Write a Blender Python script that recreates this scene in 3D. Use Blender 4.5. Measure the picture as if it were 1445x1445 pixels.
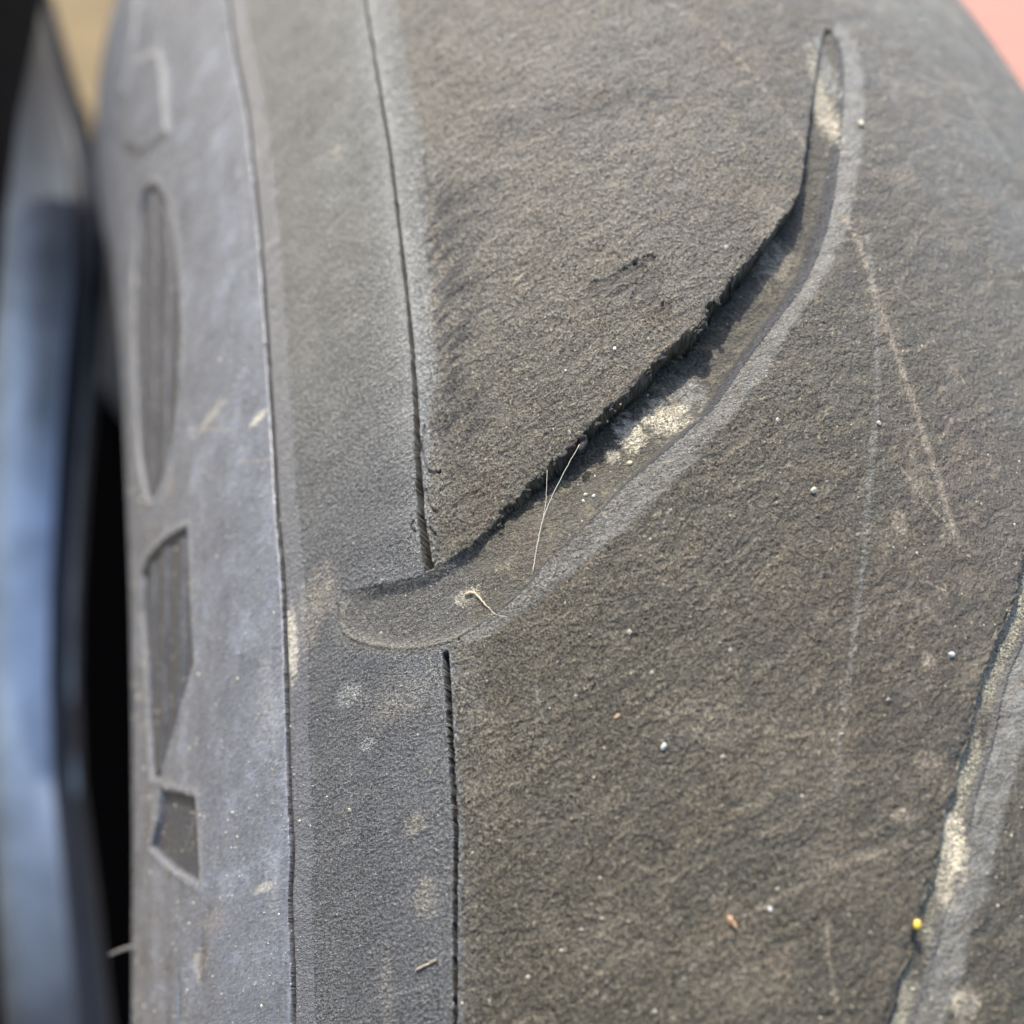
import bpy, bmesh, math, random
import numpy as np
from mathutils import Vector, Matrix

for _o in list(bpy.data.objects): bpy.data.objects.remove(_o)
scn = bpy.context.scene
COL = scn.collection
# surface features of the tyre in millimetres: s across the section, t along the circumference
F = {'ridge': [(63.71, 157.21), (64.14, 144.2), (64.45, 129.85), (64.11, 118.4), (64.11, 107.69), (64.16, 99.41), (64.4, 81.16), (64.49, 62.33), (64.24, 54.49), (64.27, 47.26), (64.4, 33.79), (64.2, 27.35), (64.54, 23.11), (64.37, 16.43), (64.42, 12.6), (64.46, 9.4)], 'sipe': [(49.27, 127.53), (49.27, 118.42), (49.59, 104.68), (49.64, 94.85), (49.89, 80.79), (50.0, 70.05), (50.21, 62.55), (50.42, 58.33), (50.59, 52.19), (50.33, 47.32), (49.44, 39.71), (49.46, 30.72), (49.44, 24.5), (49.77, 18.03), (50.04, 10.41), (50.12, 7.58)], 'lip': [[(58.1, 48.83), (56.5, 48.25), (54.88, 47.83), (53.0, 47.4), (51.18, 47.09), (49.87, 47.2), (48.2, 47.71), (45.87, 48.63), (43.79, 50.46), (41.77, 51.9), (39.77, 53.2), (37.72, 55.19), (35.43, 56.99), (32.8, 59.35), (30.14, 61.71), (27.79, 63.51), (26.4, 65.78), (23.77, 68.76), (20.95, 72.35), (18.06, 76.27), (16.42, 81.32), (14.62, 87.25), (12.81, 92.77), (10.63, 98.75)], [(22.52, 5.72), (21.49, 8.25), (20.04, 11.51), (18.91, 14.84), (17.25, 18.49), (16.3, 21.47), (15.15, 24.53), (13.68, 27.67), (11.86, 32.55), (9.48, 36.6), (7.44, 40.24), (5.17, 45.93), (2.52, 52.78), (0.01, 58.84)]], 'wall': [[(58.51, 47.8), (58.62, 45.81), (58.0, 44.33), (55.83, 42.54), (52.77, 41.01), (49.57, 40.36), (47.28, 40.82), (45.03, 41.69), (42.49, 43.48), (41.34, 44.67), (37.74, 47.37), (34.62, 50.34), (31.54, 52.85), (28.09, 55.8), (25.56, 59.11), (22.91, 62.62), (19.42, 67.11), (16.79, 72.04), (14.89, 76.92), (13.08, 83.04), (11.12, 89.79), (9.73, 96.1), (9.69, 99.26)], [(20.67, 5.67), (19.62, 8.2), (18.13, 11.48), (16.96, 14.82), (15.25, 18.49), (14.27, 21.5), (13.07, 24.58), (11.53, 27.77), (9.61, 32.71), (7.1, 36.85), (4.91, 40.6), (2.44, 46.46), (-0.51, 53.58), (-3.39, 59.99)]], 'ch': [[(49.3, 40.03), (47.35, 39.81), (45.42, 40.0), (41.02, 42.34), (38.3, 44.04), (34.49, 46.79), (30.86, 50.03), (27.03, 54.24), (23.91, 57.96), (21.05, 62.54), (17.68, 67.51), (14.68, 72.99), (12.39, 78.92), (10.31, 85.39), (8.58, 92.46), (7.98, 98.28), (8.68, 100.71)], [(18.5, 5.62), (17.42, 8.16), (15.88, 11.46), (14.67, 14.82), (12.88, 18.53), (11.84, 21.56), (10.58, 24.69), (8.95, 27.93), (6.89, 32.97), (4.18, 37.24), (1.78, 41.15), (-0.99, 47.26), (-4.43, 54.82), (-7.95, 61.83)]], 'letters': [('slant', [(82.05, 176.88), (75.6, 158.52), (76.09, 134.84), (82.24, 144.23), (87.38, 162.38)]), ('oval', [(82.85, 137.02), (79.77, 131.17), (77.45, 121.01), (76.62, 108.28), (76.67, 96.04), (78.09, 86.71), (80.59, 81.14), (85.02, 79.93), (88.09, 83.73), (90.8, 94.77), (91.57, 109.17), (90.16, 125.02), (86.65, 135.01)]), ('bold', [(86.81, 74.34), (81.13, 71.56), (76.92, 69.0), (76.79, 59.93), (76.44, 51.84), (78.58, 49.2), (81.27, 46.42), (84.41, 43.14), (87.99, 44.99), (89.46, 53.54), (89.82, 60.33), (91.41, 69.63), (90.33, 74.81)]), ('block', [(84.81, 42.97), (80.91, 40.51), (76.59, 37.71), (76.18, 33.16), (76.01, 27.59), (78.98, 29.63), (83.77, 33.36), (88.1, 37.17), (86.15, 39.44)]), ('stroke', [(77.36, 230.04), (75.15, 200.92), (80.68, 182.74), (85.65, 177.23), (87.32, 184.82), (83.36, 211.12)])], 'scratch': [([(14.81, 74.53), (14.16, 70.75), (13.79, 64.22), (12.8, 53.58), (11.83, 43.85)], 0.45, 0.55, 1), ([(13.21, 72.4), (14.23, 64.88), (15.81, 55.92), (18.04, 47.09), (20.01, 38.4), (22.15, 30.3), (23.41, 24.13)], 0.35, 0.35, 0), ([(23.99, 102.11), (21.26, 97.56), (18.89, 91.55), (16.21, 81.76)], 0.4, 0.4, 1), ([(-5.64, 116.29), (-9.68, 112.29), (-20.1, 113.05)], 0.6, 0.6, 0), ([(-3.53, 97.62), (-3.68, 93.56), (-5.56, 88.37)], 0.5, 0.35, 0), ([(18.95, 35.89), (16.75, 38.69), (15.47, 38.45), (14.14, 36.82)], 0.4, 0.35, 1), ([(41.02, 42.34), (31.22, 30.47)], 0.1, 0.1, 0), ([(75.99, 80.47), (69.25, 73.99)], 0.2, 0.5, 1), ([(29.63, 16.03), (27.23, 17.24), (24.3, 18.9), (18.89, 20.48)], 0.35, 0.4, 1)], 'stains': [(57.86, 38.94, 1.11, 1.12, 0.9, 0), (56.58, 34.02, 0.63, 0.66, 0.6, 0), (52.63, 26.39, 0.91, 0.9, 0.6, 1), (52.01, 20.36, 0.89, 1.42, 0.55, 1), (55.44, 13.59, 0.48, 3.25, 0.35, 1), (59.92, 49.54, 1.53, 3.02, 0.6, 1), (61.49, 47.91, 1.09, 3.36, 0.5, 1), (63.35, 46.22, 0.61, 3.37, 1.0, 2), (63.36, 107.28, 0.52, 3.05, 0.8, 0), (65.81, 108.18, 0.37, 1.56, 0.5, 0), (65.68, 99.02, 0.36, 1.43, 0.5, 0), (66.18, 41.25, 1.79, 6.0, 0.55, 0), (66.25, 25.17, 0.73, 2.49, 0.5, 0), (67.34, 25.0, 1.16, 0.38, 0.6, 2), (74.31, 24.13, 2.12, 1.47, 0.35, 1), (76.43, 20.71, 1.07, 1.49, 0.8, 1), (65.92, 72.49, 1.04, 0.5, 0.95, 2), (74.83, 114.89, 1.74, 2.42, 0.45, 3), (78.39, 89.23, 1.97, 3.0, 0.3, 3), (72.26, 78.89, 2.63, 0.9, 0.5, 2), (54.58, 98.51, 1.24, 1.37, 0.45, 1), (55.13, 96.91, 2.72, 8.42, 0.25, 0), (45.05, 51.89, 1.6, 2.52, 0.35, 4), (42.76, 46.63, 2.06, 3.0, 0.3, 4), (47.61, 44.2, 1.09, 0.61, 0.5, 2), (42.9, 94.65, 3.45, 3.66, 0.25, 4), (45.88, 102.34, 3.01, 5.91, 0.18, 4), (40.78, 72.2, 0.49, 0.74, 0.8, 1), (27.55, 85.89, 0.66, 0.78, 0.5, 1), (33.32, 89.46, 9.42, 2.45, 0.55, 3), (28.61, 96.7, 5.17, 1.36, 0.3, 3), (43.6, 83.7, 3.38, 1.49, 0.6, 3), (44.26, 80.59, 3.1, 1.21, 0.55, 3), (45.48, 77.9, 2.84, 1.41, 0.55, 3), (45.31, 73.69, 3.35, 1.06, 0.6, 3), (48.07, 60.38, 1.81, 1.37, 0.7, 3), (47.01, 62.38, 1.68, 0.83, 0.4, 3), (44.32, 109.19, 3.6, 2.18, 0.3, 3), (50.26, 81.05, 1.35, 14.71, 0.75, 0), (49.4, 69.69, 1.53, 6.52, 0.6, 0), (49.26, 103.19, 1.27, 10.69, 0.6, 0), (49.71, 56.58, 1.15, 3.97, 0.35, 0), (50.92, 55.08, 1.06, 5.25, 0.3, 0), (47.87, 36.09, 1.18, 4.01, 0.2, 0), (53.62, 36.74, 3.48, 2.39, 0.35, 1), (51.18, 37.73, 2.8, 2.37, 0.3, 0), (47.86, 72.74, 0.7, 3.0, 0.6, 1), (46.88, 78.76, 0.59, 3.16, 0.6, 1), (46.48, 88.85, 0.54, 3.47, 0.5, 0), (31.17, 31.0, 2.83, 2.11, 0.25, 1), (16.04, 44.76, 0.54, 1.3, 0.8, 1), (18.91, 22.49, 0.98, 0.6, 0.7, 1), (16.7, 26.31, 0.92, 0.93, 0.55, 1), (15.22, 24.02, 0.72, 0.71, 0.6, 1), (22.92, 18.6, 4.3, 2.92, 0.25, 1), (16.12, 9.56, 1.24, 1.18, 0.9, 2), (13.76, 48.5, 1.13, 1.54, 0.3, 1), (15.63, 34.01, 0.53, 0.55, 0.6, 1), (26.3, 27.37, 5.73, 4.59, 0.25, 1), (30.84, 11.75, 4.08, 2.85, 0.3, 1), (38.96, 14.91, 5.55, 3.46, 0.22, 1), (46.15, 28.76, 3.07, 5.43, 0.2, 1), (18.48, 35.61, 8.6, 10.58, 0.2, 4), (9.35, 47.73, 6.51, 11.87, 0.25, 4), (18.65, 95.5, 6.5, 5.87, 0.2, 4), (3.35, 93.6, 9.34, 7.65, 0.15, 4), (51.17, 35.8, 0.34, 0.59, 0.9, 3), (28.13, 32.82, 0.66, 0.85, 0.4, 3), (13.56, 28.46, 0.64, 0.95, 0.9, 3), (14.8, 27.12, 0.47, 0.73, 0.7, 3), (19.6, 13.65, 0.57, 0.96, 0.9, 3), (20.59, 10.57, 0.66, 1.41, 0.9, 3), (21.24, 8.47, 0.65, 1.17, 0.8, 3), (13.83, 14.59, 0.62, 0.87, 0.6, 3), (80.76, 78.27, 1.27, 1.89, 0.4, 1), (76.07, 20.74, 0.71, 3.02, 0.6, 3), (80.31, 17.99, 0.29, 2.78, 1.0, 3), (31.28, 57.01, 2.01, 1.92, 1.0, 2), (29.22, 58.95, 1.27, 1.63, 0.8, 0), (34.02, 55.64, 0.9, 1.39, 0.9, 2), (35.75, 54.12, 0.5, 0.63, 0.6, 2), (20.47, 71.95, 1.68, 2.99, 0.4, 2), (12.94, 89.39, 0.8, 5.67, 0.7, 2), (11.58, 93.55, 0.7, 3.6, 0.9, 0), (15.28, 20.73, 0.72, 2.49, 1.0, 2), (16.27, 17.5, 0.6, 1.47, 0.6, 2)], 'crumbs': [(35.52, 57.15, 0.42), (35.25, 56.74, 0.25), (37.68, 54.59, 0.45), (38.55, 54.32, 0.3), (39.24, 53.81, 0.42), (40.13, 53.31, 0.28), (41.19, 52.35, 0.25), (42.23, 51.54, 0.3), (43.38, 50.77, 0.3), (44.33, 49.94, 0.22), (45.27, 49.25, 0.2), (27.72, 63.29, 0.4), (28.16, 62.8, 0.3), (31.09, 60.53, 0.3), (32.25, 59.56, 0.22), (34.27, 57.96, 0.22), (26.34, 65.42, 0.35), (44.5, 49.17, 0.18), (47.61, 48.0, 0.15), (36.56, 55.78, 0.3)], 'pt': {'white': (34.39, 28.48), 'orange': (30.94, 15.63), 'yellow': (18.86, 14.84), 'cream': (21.95, 47.57), 'g1': (38.05, 50.45), 'g2': (37.47, 50.1), 'g3': (38.27, 49.81), 'g4': (34.58, 53.05), 'chip': (37.39, 31.37), 'flake': (28.36, 16.33), 'bead1': (34.42, 62.37), 'bead2': (38.22, 61.38), 'bead3': (10.66, 85.75), 'bead4': (13.83, 34.41), 'bead5': (58.22, 28.96), 'whisker': (96.17, 29.73), 'bead6': (16.15, 53.46), 'pebA': (20.69, 37.85)}, 'straw': [(52.89, 14.85), (52.09, 15.1), (51.3, 15.34)], 'curl': [(47.77, 44.32), (47.1, 44.21), (46.69, 43.69), (46.3, 42.95), (45.8, 42.3)], 'dent': [[(34.77, 68.6), (33.92, 68.49), (32.75, 69.12), (31.93, 69.65)], [(30.99, 70.16), (30.91, 68.43), (31.68, 66.78), (31.31, 65.54), (30.73, 65.12)]], 'hook': [[(49.96, 57.26), (49.67, 56.28), (48.76, 55.72)], [(50.04, 54.66), (49.81, 52.92), (49.27, 52.15)], [(49.96, 50.91), (49.34, 49.66), (49.63, 48.14), (50.04, 47.33)], [(49.67, 60.82), (49.99, 59.18), (49.95, 57.39)], [(46.46, 90.77), (46.9, 89.16), (46.75, 86.5)], [(46.86, 81.34), (46.72, 79.09), (46.3, 77.14)], [(51.26, 52.16), (51.59, 51.83), (51.15, 51.1)]], 'fib': [[(37.93, 54.2), (39.54, 51.83), (41.06, 49.11), (41.88, 46.36), (42.33, 44.16)], [(40.52, 52.65), (40.91, 50.14), (41.48, 47.98)], [(40.64, 49.62), (41.06, 49.11), (41.36, 48.07)], [(45.81, 42.18), (45.32, 41.42), (44.49, 40.98)]], 'toe': [(56.86, 47.81), (54.35, 45.88), (53.24, 43.48)], 'bar': [([-74.1, 235.1, 136.8], [-68.5, 234.9, 139.6]), ([-73.3, 222.7, 135.3], [-66.7, 222.5, 138.5]), ([-73.0, 215.3, 134.3], [-65.4, 215.0, 138.0]), ([-72.9, 202.9, 132.4], [-62.1, 202.5, 137.7]), ([-72.0, 190.5, 130.9], [-58.3, 190.0, 137.6]), ([-72.3, 178.1, 128.9], [-55.9, 177.5, 136.8]), ([-72.6, 165.8, 126.8], [-55.5, 165.2, 135.1]), ([-73.0, 155.9, 125.1], [-56.1, 155.3, 133.3]), ([-73.0, 141.1, 122.8], [-57.0, 140.5, 130.6]), ([-72.8, 128.7, 121.0], [-57.6, 128.1, 128.4]), ([-72.5, 112.6, 118.7], [-58.1, 112.1, 125.6]), ([-72.0, 96.5, 116.4], [-57.9, 96.0, 123.2]), ([-71.0, 79.1, 114.2], [-56.8, 78.6, 121.1]), ([-69.5, 60.5, 112.1], [-54.0, 60.0, 119.6]), ([-67.2, 36.3, 109.5], [-50.8, 35.7, 117.4]), ([-65.7, 17.1, 107.2], [-48.1, 16.5, 115.7])], 'bary': [-160, -60, 0, 100, 200, 300, 400, 480, 600, 700, 830, 960, 1100, 1250, 1445, 1600], 'corner_slab': [[-85.8, 200.6, 159.5], [-67.5, 199.9, 168.3], [-67.7, 187.0, 166.2], [-69.0, 178.4, 164.3], [-70.5, 169.8, 162.2], [-71.8, 154.7, 159.2], [-73.0, 131.0, 155.0], [-83.6, 131.4, 149.8]], 'corner_slab_b': [[-86.3, 209.6, 150.5], [-67.2, 208.9, 159.7], [-67.4, 195.4, 157.6], [-68.8, 186.4, 155.5], [-70.3, 177.5, 153.4], [-71.7, 161.7, 150.3], [-73.0, 137.0, 145.8], [-84.0, 137.4, 140.5]], 'shade_panel': [[-121.0, 321.7, 20.5], [-64.4, 319.7, 47.9], [-63.1, 297.0, 45.0], [-61.1, 283.1, 43.8], [-57.7, 274.3, 44.2], [-52.7, 277.6, 47.1], [-49.7, 263.6, 46.4], [-47.3, 246.1, 44.9], [-43.0, 230.3, 44.5], [-22.2, 191.3, 48.7], [-17.0, 24.4, 25.4], [-111.8, 27.8, -20.5]], 'shade_panel_b': [[-124.1, 343.5, -2.4], [-63.8, 341.3, 26.8], [-62.4, 317.2, 23.8], [-60.2, 302.3, 22.5], [-56.5, 292.9, 22.9], [-51.3, 296.4, 26.0], [-48.1, 281.5, 25.2], [-45.5, 262.8, 23.6], [-40.9, 246.0, 23.2], [-18.7, 204.4, 27.7], [-13.1, 26.4, 2.9], [-114.3, 30.0, -46.1]], 'cam': {'C': [-74.4125292908263, -5.014868685683931, 363.69720046218276], 'M': [[0.8996281306168652, -0.03107405419631991, -0.4355498016973589], [-0.03245020708344899, 0.9899487713405803, -0.13765323890674253], [0.4354494352540209, 0.13797040725126394, 0.889577403073996]], 'lens': 46.800000000000004, 'sx': -0.08812842885388793, 'sy': 0.5310483856494365}}
BETA = math.radians(22)
RC, RN, HUB = 60.0, 240.0, 0.305
CB, SB = math.cos(BETA), math.sin(BETA)
def W(p):                                   # tyre frame (mm) -> world (m), works on arrays
    p = np.asarray(p, float)
    x, y, z = p[..., 0], p[..., 1], p[..., 2]
    return np.stack([x, y*CB - z*SB, y*SB + z*CB], -1)*0.001 + np.array([0, 0, HUB])
# ---------------------------------------------------------------- camera
cd = bpy.data.cameras.new('camera'); cam = bpy.data.objects.new('camera', cd); COL.objects.link(cam)
_M = np.array(F['cam']['M'])
_R = np.array([[1, 0, 0], [0, CB, -SB], [0, SB, CB]]) @ _M
mw = Matrix([list(r) + [0] for r in _R] + [[0, 0, 0, 1]])
mw.translation = Vector(W(F['cam']['C']))
cam.matrix_world = mw
cd.sensor_width = 36; cd.lens = F['cam']['lens']; cd.shift_x = F['cam']['sx']; cd.shift_y = F['cam']['sy']
cd.clip_start = 0.005; cd.clip_end = 500
cd.dof.use_dof = True; cd.dof.focus_distance = 0.0965; cd.dof.aperture_fstop = 17; cd.dof.aperture_blades = 0
scn.camera = cam
# ---------------------------------------------------------------- light
SUN_EL, SUN_AZ = math.radians(45), math.radians(-26)      # azimuth from +Y towards +X
wd = bpy.data.worlds.new('World'); scn.world = wd; wd.use_nodes = True
wn = wd.node_tree.nodes; wl = wd.node_tree.links
sky = wn.new('ShaderNodeTexSky'); sky.sky_type = 'NISHITA'; sky.sun_disc = False
sky.sun_elevation = SUN_EL; sky.sun_rotation = SUN_AZ; sky.dust_density = 2.5; sky.air_density = 1.0
bg = wn['Background']; bg.inputs['Strength'].default_value = 0.15
wl.new(sky.outputs[0], bg.inputs[0])
sl = bpy.data.lights.new('sun', 'SUN'); sl.energy = 3.0; sl.angle = math.radians(0.5); sl.color = (1, .93, .82)
so = bpy.data.objects.new('sun', sl); COL.objects.link(so)
sd = Vector((math.sin(SUN_AZ)*math.cos(SUN_EL), math.cos(SUN_AZ)*math.cos(SUN_EL), math.sin(SUN_EL)))
so.rotation_euler = sd.to_track_quat('Z', 'Y').to_euler(); so.location = (0, 0, 3)
vs = scn.view_settings; vs.view_transform = 'Standard'; vs.look = 'None'; vs.exposure = 1.1; vs.gamma = 1; vs.use_curve_mapping = False
# ---------------------------------------------------------------- noise
def _hash(ix, iy, seed):
    h = (ix.astype(np.int64)*374761393 + iy.astype(np.int64)*668265263 + seed*974634777) & 0xffffffff
    h = ((h ^ (h >> 13))*1274126177) & 0xffffffff
    return (h ^ (h >> 16)) & 0xffffffff
def perlin(x, y, seed=0):
    ix = np.floor(x); iy = np.floor(y); fx = x-ix; fy = y-iy
    u = fx*fx*fx*(fx*(fx*6-15)+10); v = fy*fy*fy*(fy*(fy*6-15)+10)
    def g(dx, dy):
        a = _hash(ix+dx, iy+dy, seed).astype(np.float64)*(2*math.pi/4294967296.0)
        return np.cos(a)*(fx-dx) + np.sin(a)*(fy-dy)
    n00, n10, n01, n11 = g(0, 0), g(1, 0), g(0, 1), g(1, 1)
    return 1.5*((n00*(1-u)+n10*u)*(1-v) + (n01*(1-u)+n11*u)*v)
def fbm(x, y, o=4, seed=0, gain=.5):
    r = 0; a = 1; tt = 0
    for i in range(o):
        r = r + a*perlin(x*2**i+17.3*i, y*2**i-9.1*i, seed+i); tt += a; a *= gain
    return r/tt
def sm(x, a, b):
    t = np.clip((x-a)/(b-a), 0, 1); return t*t*(3-2*t)
def near(S, T, pts, m):
    a = np.array(pts); return (S > a[:, 0].min()-m) & (S < a[:, 0].max()+m) & (T > a[:, 1].min()-m) & (T < a[:, 1].max()+m)
def pdist(S, T, pts, m=5.0):                 # distance to a line, exact only within m millimetres
    k = near(S, T, pts, m); o = np.full(S.shape, m)
    if k.any(): o[k] = _pdist(S[k], T[k], pts)
    return o
def _pdist(S, T, pts):
    P = list(pts)
    best = np.full(S.shape, 1e9)
    for (x0, y0), (x1, y1) in zip(P[:-1], P[1:]):
        dx, dy = x1-x0, y1-y0; l2 = dx*dx+dy*dy+1e-9
        u = np.clip(((S-x0)*dx+(T-y0)*dy)/l2, 0, 1)
        np.minimum(best, (S-x0-u*dx)**2+(T-y0-u*dy)**2, out=best)
    return np.sqrt(best)
def inside(S, T, poly):
    k = near(S, T, poly, .01); o = np.zeros(S.shape, bool)
    if k.any(): o[k] = _inside(S[k], T[k], poly)
    return o
def _inside(S, T, poly):
    r = np.zeros(S.shape, bool); n = len(poly)
    for i in range(n):
        x0, y0 = poly[i]; x1, y1 = poly[(i+1) % n]
        if y0 == y1: continue
        c = ((y0 > T) != (y1 > T)) & (S < (x1-x0)*(T-y0)/(y1-y0)+x0)
        r ^= c
    return r
def smooth_line(pts, n=4):                   # Catmull-Rom through the traced points
    P = [np.array(p, float) for p in pts]; P = [2*P[0]-P[1]] + P + [2*P[-1]-P[-2]]; o = []
    for i in range(1, len(P)-2):
        for k in range(n):
            u = k/n; a, b, c, d = P[i-1:i+3]
            o.append(tuple(.5*((2*b)+(c-a)*u+(2*a-5*b+4*c-d)*u*u+(3*b-a-3*c+d)*u**3)))
    o.append(tuple(P[-2])); return o
# ---------------------------------------------------------------- materials
def new_mat(name):
    m = bpy.data.materials.new(name); m.use_nodes = True
    nt = m.node_tree; b = nt.nodes['Principled BSDF']
    return m, nt, b
def N(nt, typ, **kw):
    n = nt.nodes.new(typ)
    for k, v in kw.items():
        if k in n.inputs: n.inputs[k].default_value = v
        else: setattr(n, k, v)
    return n
def rubber(name, grain, stretch, rough, bump, speck, spec=.5, pits=.6):
    """weathered rubber: large-scale colour, dirt and painted shade come from the mesh attribute, grain, fine relief and painted glints from noise in millimetres"""
    m, nt, b = new_mat(name); L = nt.links.new
    uv = N(nt, 'ShaderNodeUVMap', uv_map='st')
    mp = N(nt, 'ShaderNodeMapping'); mp.inputs['Scale'].default_value = (stretch[0], stretch[1], 1); L(uv.outputs[0], mp.inputs[0])
    att = N(nt, 'ShaderNodeAttribute', attribute_name='tone')
    att2 = N(nt, 'ShaderNodeAttribute', attribute_name='relief')
    n1 = N(nt, 'ShaderNodeTexNoise', Scale=grain, Detail=5.0, Roughness=.62); L(mp.outputs[0], n1.inputs['Vector'])
    n2 = N(nt, 'ShaderNodeTexNoise', Scale=grain*2.3, Detail=3.0, Roughness=.65); L(mp.outputs[0], n2.inputs['Vector'])
    r1 = N(nt, 'ShaderNodeMapRange'); r1.inputs[1].default_value = .38; r1.inputs[2].default_value = .64; r1.inputs[3].default_value = 1-speck; r1.inputs[4].default_value = 1+speck*1.5; L(n2.outputs[0], r1.inputs[0])
    r2 = N(nt, 'ShaderNodeMapRange'); r2.inputs[1].default_value = .36; r2.inputs[2].default_value = .64; r2.inputs[3].default_value = 1-speck*.8; r2.inputs[4].default_value = 1+speck*.9; L(n1.outputs[0], r2.inputs[0])
    mu = N(nt, 'ShaderNodeMath', operation='MULTIPLY'); L(r1.outputs[0], mu.inputs[0]); L(r2.outputs[0], mu.inputs[1])
    pit = N(nt, 'ShaderNodeMapRange'); pit.inputs[1].default_value = .33; pit.inputs[2].default_value = .42; pit.inputs[3].default_value = 1-pits; pit.inputs[4].default_value = 1.0; L(n2.outputs[0], pit.inputs[0])
    n3 = N(nt, 'ShaderNodeTexNoise', Scale=grain*2.6, Detail=1.5, Roughness=.6); L(mp.outputs[0], n3.inputs['Vector'])
    gl_ = N(nt, 'ShaderNodeMapRange'); gl_.inputs[1].default_value = .66; gl_.inputs[2].default_value = .76; gl_.inputs[3].default_value = 1.0; gl_.inputs[4].default_value = 1+2.6*pits; L(n3.outputs[0], gl_.inputs[0])  # glints painted in as brighter base colour
    m3 = N(nt, 'ShaderNodeMath', operation='MULTIPLY'); L(pit.outputs[0], m3.inputs[0]); L(gl_.outputs[0], m3.inputs[1])
    m4 = N(nt, 'ShaderNodeMath', operation='MULTIPLY'); L(mu.outputs[0], m4.inputs[0]); L(m3.outputs[0], m4.inputs[1])
    lo = N(nt, 'ShaderNodeTexNoise', Scale=.22, Detail=4.0, Roughness=.6); L(uv.outputs[0], lo.inputs['Vector'])
    vm = N(nt, 'ShaderNodeVectorMath', operation='SCALE'); L(att.outputs['Color'], vm.inputs[0]); pass
    vp = N(nt, 'ShaderNodeTexVoronoi', Scale=4.6); L(mp.outputs[0], vp.inputs['Vector'])
    vd = N(nt, 'ShaderNodeMapRange'); vd.inputs[1].default_value = .34; vd.inputs[2].default_value = .14; L(vp.outputs['Distance'], vd.inputs[0])
    vc = N(nt, 'ShaderNodeSeparateColor'); L(vp.outputs['Color'], vc.inputs[0])
    pk = N(nt, 'ShaderNodeMapRange'); pk.inputs[1].default_value = .62; pk.inputs[2].default_value = .9; pk.inputs[4].default_value = -1.4*pits; L(vc.outputs[0], pk.inputs[0])
    gk = N(nt, 'ShaderNodeMapRange'); gk.inputs[1].default_value = .86; gk.inputs[2].default_value = 1.0; gk.inputs[4].default_value = 4.0*pits; L(vc.outputs[1], gk.inputs[0])  # bright cells, more painted glints
    sk = N(nt, 'ShaderNodeMath', operation='ADD'); L(pk.outputs[0], sk.inputs[0]); L(gk.outputs[0], sk.inputs[1])
    sk2 = N(nt, 'ShaderNodeMath', operation='MULTIPLY'); L(sk.outputs[0], sk2.inputs[0]); L(vd.outputs[0], sk2.inputs[1])
    m4b = N(nt, 'ShaderNodeMath', operation='ADD', use_clamp=False); L(m4.outputs[0], m4b.inputs[0]); L(sk2.outputs[0], m4b.inputs[1])
    m4c = N(nt, 'ShaderNodeMath', operation='MAXIMUM'); L(m4b.outputs[0], m4c.inputs[0]); m4c.inputs[1].default_value = .12
    m4 = m4c
    m5 = N(nt, 'ShaderNodeMath', operation='SUBTRACT'); L(m4.outputs[0], m5.inputs[0]); m5.inputs[1].default_value = 1.0
    m6 = N(nt, 'ShaderNodeMath', operation='MULTIPLY_ADD'); L(m5.outputs[0], m6.inputs[0]); L(att2.outputs['Fac'], m6.inputs[1]); m6.inputs[2].default_value = 1.0
    L(m6.outputs[0], vm.inputs['Scale'])
    # tiny pale grains of dust caught in the grain, doubling as painted glints
    vo = N(nt, 'ShaderNodeTexVoronoi', Scale=1.7); L(uv.outputs[0], vo.inputs['Vector'])
    lt = N(nt, 'ShaderNodeMapRange'); lt.inputs[1].default_value = .15; lt.inputs[2].default_value = .09; L(vo.outputs['Distance'], lt.inputs[0])
    sx = N(nt, 'ShaderNodeSeparateColor'); L(vo.outputs['Color'], sx.inputs[0])
    gt = N(nt, 'ShaderNodeMath', operation='GREATER_THAN'); gt.inputs[1].default_value = .80; L(sx.outputs[0], gt.inputs[0])
    pm = N(nt, 'ShaderNodeMath', operation='MULTIPLY'); L(lt.outputs[0], pm.inputs[0]); L(gt.outputs[0], pm.inputs[1])
    pm2 = N(nt, 'ShaderNodeMath', operation='MULTIPLY'); L(pm.outputs[0], pm2.inputs[0]); L(sx.outputs[1], pm2.inputs[1])
    mx = N(nt, 'ShaderNodeMix', data_type='RGBA'); L(pm2.outputs[0], mx.inputs[0]); L(vm.outputs[0], mx.inputs[6]); mx.inputs[7].default_value = (.42, .37, .28, 1)
    L(mx.outputs[2], b.inputs['Base Color'])
    b.inputs['Specular IOR Level'].default_value = spec
    rr = N(nt, 'ShaderNodeMapRange'); rr.inputs[1].default_value = .3; rr.inputs[2].default_value = .7; rr.inputs[3].default_value = rough-.16; rr.inputs[4].default_value = rough+.12; L(lo.outputs[0], rr.inputs[0])
    L(rr.outputs[0], b.inputs['Roughness'])
    ad = N(nt, 'ShaderNodeMath', operation='MULTIPLY_ADD'); L(n2.outputs[0], ad.inputs[0]); ad.inputs[1].default_value = .38; L(n1.outputs[0], ad.inputs[2])
    am = N(nt, 'ShaderNodeMath', operation='MULTIPLY'); L(ad.outputs[0], am.inputs[0]); L(att2.outputs['Fac'], am.inputs[1])
    bp = N(nt, 'ShaderNodeBump', Strength=1.0); bp.inputs['Distance'].default_value = bump*.001; L(am.outputs[0], bp.inputs['Height'])
    L(bp.outputs[0], b.inputs['Normal'])
    return m
M_tread = rubber('worn_tread_rubber', 2.7, (1.15, .8), .42, .9, .62, .55)
M_shoulder = rubber('fine_shoulder_rubber', 3.4, (1, 1), .40, 1.15, .78, .8)
M_side = rubber('smooth_sidewall_rubber', 1.6, (.7, 1.4), .36, .07, .2, .55, .32)
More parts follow.
